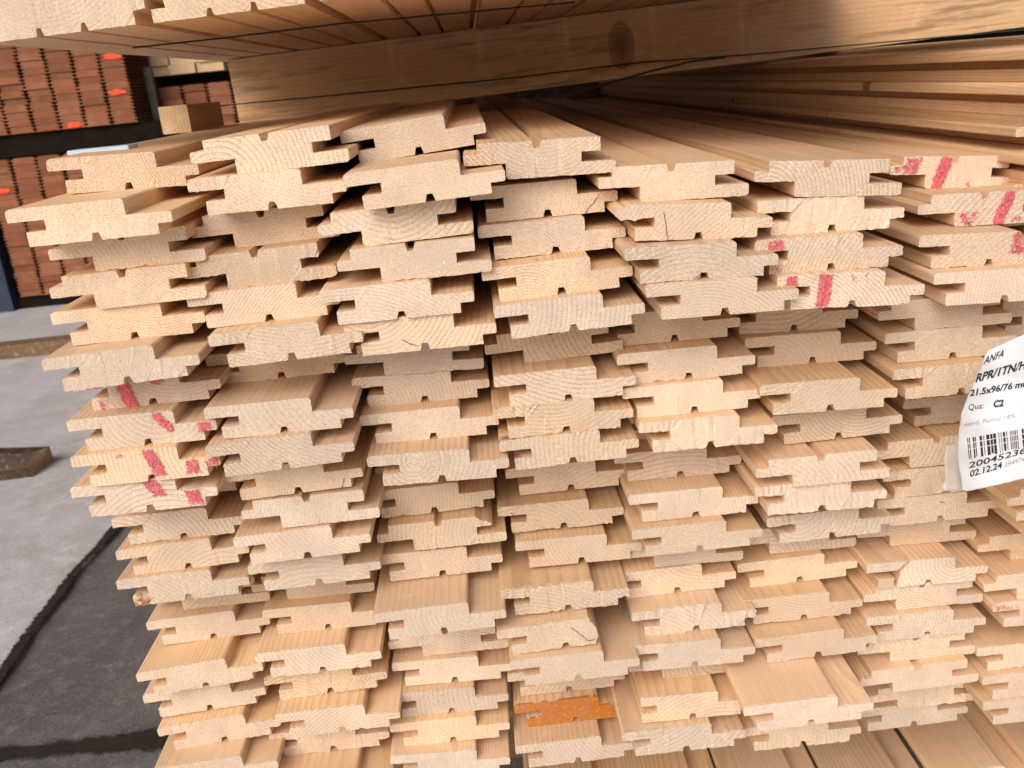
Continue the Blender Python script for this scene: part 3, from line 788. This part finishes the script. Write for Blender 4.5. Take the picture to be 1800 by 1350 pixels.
# beam
bm = bmesh.new(); box(bm, 0, 1.35, 0, .085, -.078, 0)
for f in bm.faces:
    if abs(f.normal.x) > .5: f.material_index = 1
bmesh.ops.bevel(bm, geom=bm.edges[:], offset=.0025, segments=2)
beam = mesh_obj('support_beam', bm, [M_BEAM, M_BEAM_END])
beam.matrix_world = Matrix.Translation((PACK_X, 1.20, PACK_Z+GZ-.0006)) @ Matrix.Rotation(-TILT, 4, 'Y')
tag(beam, 'squared brown beam with a round knot, carrying the upper pack across the stack', 'beam')
bm = bmesh.new(); box(bm, 0, 1.35, 0, .085, -.078, 0); bmesh.ops.bevel(bm, geom=bm.edges[:], offset=.0025, segments=2)
b2 = mesh_obj('support_beam', bm, [M_BEAM]); b2.matrix_world = Matrix.Translation((PACK_X, 2.75, PACK_Z+GZ-.0006)) @ Matrix.Rotation(-TILT, 4, 'Y')  # rear beam, added to hold back light leaking from the far end
tag(b2, 'second brown beam added far back under the upper pack to block light', 'beam')
bm = bmesh.new(); box(bm, -.02, .37, 2.74, 2.84, -.084, -.030)  # added filler that closes the light leak below the rear beam
tag(mesh_obj('light_block_timber', bm, M_LOG, None, (0, 0, GZ)), 'timber added to block light in the gap under the second beam', 'timber')
# offcut on the leftmost column
c0top = GZ - .0471 + T
bm = bmesh.new(); box(bm, 0, .028, 0, .13, 0, .026); bmesh.ops.bevel(bm, geom=bm.edges[:], offset=.0015, segments=1)
p = at_y(287, 236, .96)
tag(mesh_obj('offcut_block', bm, M_OFF, None, (p.x, .96, c0top+.0012)), 'small brown offcut block on the leftmost column, left of the beam end', 'wood block')
# pale blue plastic strip
p = at_y(119, 275, .685)
bm = bmesh.new(); box(bm, 0, .043, 0, .02, 0, .0035); bmesh.ops.bevel(bm, geom=bm.edges[:], offset=.001, segments=2)
tag(mesh_obj('plastic_strip', bm, M_BLUE, None, (p.x, .685, c0top-.0002)), 'pale blue plastic strip lying on the top left board', 'strip')
# binding wires
def wire(name, pts, r, label, jit=.0001, n=8):
    P = []
    for a, b in zip(pts, pts[1:]):
        a, b = Vector(a), Vector(b)
        for s in range(n):
            P.append(a.lerp(b, s/n) + Vector((0, rnd.gauss(0, jit), rnd.gauss(0, jit))))
    P.append(Vector(pts[-1])); bm = bmesh.new(); tube(bm, P, r)
    o = mesh_obj(name, bm, M_WIRE); tag(o, label, 'wire'); return o
def under(u, v):      # point of the underside of the upper pack seen at a pixel
    d = ray(u, v); t = (PACK_Z - PACK_X*SLOPE - .0022)/(d[2]-SLOPE*d[0]); d = d*t; return Vector((d[0], d[1], d[2]+GZ))
wire('binding_wire', [under(233, 84), under(387, 67.5), under(604, 41), under(900, 14), under(1010, 4)], .0008, 'dark binding wire pressed against the underside of the upper pack')
yb = 1.194
wire('binding_wire', [at_y(325, 191, 1.12), at_y(402, 184.5, yb-.006), at_y(650, 161, yb), at_y(900, 137, yb), at_y(1130, 109, yb), at_y(1290, 98, yb), at_y(1800, 52, yb), at_y(1900, 44, yb)], .0009,
     'long thin dark wire running along the lower half of the beam')
wire('binding_wire', [at_y(1275, 100.5, 1.188), at_y(1215, 108, 1.17), at_y(1140, 126, 1.12), at_y(1060, 149, 1.04), at_y(985, 172, .985)], .0013,
     'loose green wire end hanging forward from the beam towards the stack')

# ------------------------------------------------------------------ paper label hanging in front of the right-hand columns
def lab_d(u, v):
    k = max(0.0, (1790-u)/110.0)
    return .578 + .030*k*k + .0012*math.sin(v*.045+u*.012) + .0006*math.sin(v*.11-u*.03) + .00009*(v-720)
OUT = [(1736, 617), (1800, 588), (1850, 570), (1905, 556), (1905, 818), (1850, 829), (1800, 841), (1740, 855), (1699, 864), (1692, 861), (1688, 835), (1682, 802), (1684, 770),
       (1690, 726), (1704, 690), (1722, 652), (1731, 626)]
def sheet_from(poly, dfun, thick, step=5):
    us = [p[0] for p in poly]; vs = [p[1] for p in poly]
    bm = bmesh.new(); g = {}
    bm2 = bmesh.new(); vv = [bm2.verts.new((u, v, 0)) for u, v in poly]; f = bm2.faces.new(vv)
    for x in np.arange(min(us)+step, max(us), step): bmesh.ops.bisect_plane(bm2, geom=bm2.verts[:]+bm2.edges[:]+bm2.faces[:], plane_co=(x, 0, 0), plane_no=(1, 0, 0))
    for y in np.arange(min(vs)+step, max(vs), step): bmesh.ops.bisect_plane(bm2, geom=bm2.verts[:]+bm2.edges[:]+bm2.faces[:], plane_co=(0, y, 0), plane_no=(0, 1, 0))
    front = {}
    for v in bm2.verts: front[v] = (bm.verts.new(at_d(v.co.x, v.co.y, dfun(v.co.x, v.co.y))), bm.verts.new(at_d(v.co.x, v.co.y, dfun(v.co.x, v.co.y)+thick)))
    for fc in bm2.faces:
        bm.faces.new([front[v][0] for v in fc.verts]); bm.faces.new([front[v][1] for v in fc.verts][::-1])
    for e in bm2.edges:
        if len(e.link_faces) == 1:
            a, b = e.verts; bm.faces.new((front[a][0], front[a][1], front[b][1], front[b][0]))
    bm2.free(); bmesh.ops.recalc_face_normals(bm, faces=bm.faces[:]); 
    for f in bm.faces: f.smooth = True
    return bm
lab = mesh_obj('paper_label', sheet_from(OUT, lab_d, .00025), M_PAPER)
tag(lab, 'curled white paper label with a barcode hanging over the boards at the right edge', 'label')
pouch = mesh_obj('label_pouch', sheet_from([(1664, 783), (1678, 779), (1690, 780), (1700, 800), (1705, 850), (1720, 852), (1720, 857), (1690, 860), (1659, 864), (1655, 856), (1663, 842), (1660, 810)],
                 lambda u, v: .632+.0006*math.sin(u*.2)+.0008*math.sin(v*.1), .0004), M_POUCH)
tag(pouch, 'cloudy plastic backing tag sticking out behind the left edge of the white label', 'tag')

def text_print(body, start, end, cap, mat, bold=0.0, shear=0.0, xs=None, name='printed_text'):
    cu = bpy.data.curves.new('t', 'FONT'); cu.body = body; cu.size = 1.0; cu.offset = bold; cu.resolution_u = 3
    ob = bpy.data.objects.new('t', cu); COL.objects.link(ob)
    dg = bpy.context.evaluated_depsgraph_get(); me = bpy.data.meshes.new_from_object(ob.evaluated_get(dg))
    bpy.data.objects.remove(ob); bpy.data.curves.remove(cu)
    bm = bmesh.new(); bm.from_mesh(me); bpy.data.meshes.remove(me)
    bmesh.ops.triangulate(bm, faces=bm.faces[:])
    xmin = min(v.co.x for v in bm.verts); xmax = max(v.co.x for v in bm.verts)
    capu = .70
    L = math.hypot(end[0]-start[0], end[1]-start[1]); ex = ((end[0]-start[0])/L, (end[1]-start[1])/L)
    for v in bm.verts:
        a = (v.co.x-xmin)/(xmax-xmin)*L; b = v.co.y/capu*cap
        a += shear*b
        u = start[0] + ex[0]*a + b*.10; vv = start[1] + ex[1]*a - b
        v.co = at_d(u, vv, lab_d(u, vv)-.00035)
    return mesh_obj(name, bm, mat, lab)
text_print('ANFA', (1728.5, 641), (1764, 626.5), 12.5, M_INK, .02, .25)
text_print('RPR/1TN/H', (1714.5, 672), (1802, 647.5), 14, M_INK, .034, .22)
text_print('21.5x96/76 mm', (1704.5, 696.5), (1809, 678.5), 11, M_INK, .03, .06)
text_print('Qua:', (1702, 721), (1728.5, 717.5), 10, M_INK, .0, .0)
text_print('C2', (1746, 716), (1764, 713.6), 11.5, M_INK, .04, .0)
text_print('nord. Fichte 18%', (1694.5, 750), (1784, 734.5), 7.5, M_INK_GREY, -.004, .15)
text_print('20045236', (1702.5, 823.5), (1803, 796.5), 10.5, M_INK, .012, .06)
text_print('02.12.24', (1704.5, 838.5), (1761, 822.5), 11, M_INK, .02, .0)
text_print('394974', (1766, 821.5), (1801, 810.5), 8.5, M_INK_GREY, -.004, .0)
# barcode: every bar broken by two pale print streaks
bm = bmesh.new(); q = random.Random(5)
x = 0.0; pat = [1.5, 1.4, 1.5, 4.6, 2.4, 1.2, 1.6, 6.2, 4.0, 2.2, 1.3, 3.6, 5.2, 1.4, 3.8, 1.1, 4.6, 4.2, 1.1, 2.6, 1.1, 2.6, 3.6, 2.0, 1.2, 4.6, 1.2, 1.6, 1.2, 1.8, 1.2, 1.4, 1.4, 1.8, 1.2, 7.0,
       3.6, 1.6, 3.8, 1.4, 1.4, 2.6, 4.0, 2.0, 1.4, 2.4, 3.6, 1.6, 1.4, 1.8, 4.2, 1.6, 1.4, 2.0]
bar = True
for wd in pat:
    if bar:
        for (t0, t1) in ((0, .24), (.29, .55), (.59, 1.0 if int(x) % 3 else 1.06)):
            quad = []
            for (xx, tt) in ((x, t0), (x+wd, t0), (x+wd, t1), (x, t1)):
                u = 1700 + xx + tt*3.0; vv = 770 - xx*.165 + tt*(35 - xx*.03)
                quad.append(bm.verts.new(at_d(u, vv, lab_d(u, vv)-.00035)))
            bm.faces.new(quad)
    x += wd*1.06; bar = not bar
mesh_obj('barcode', bm, M_INK, lab)
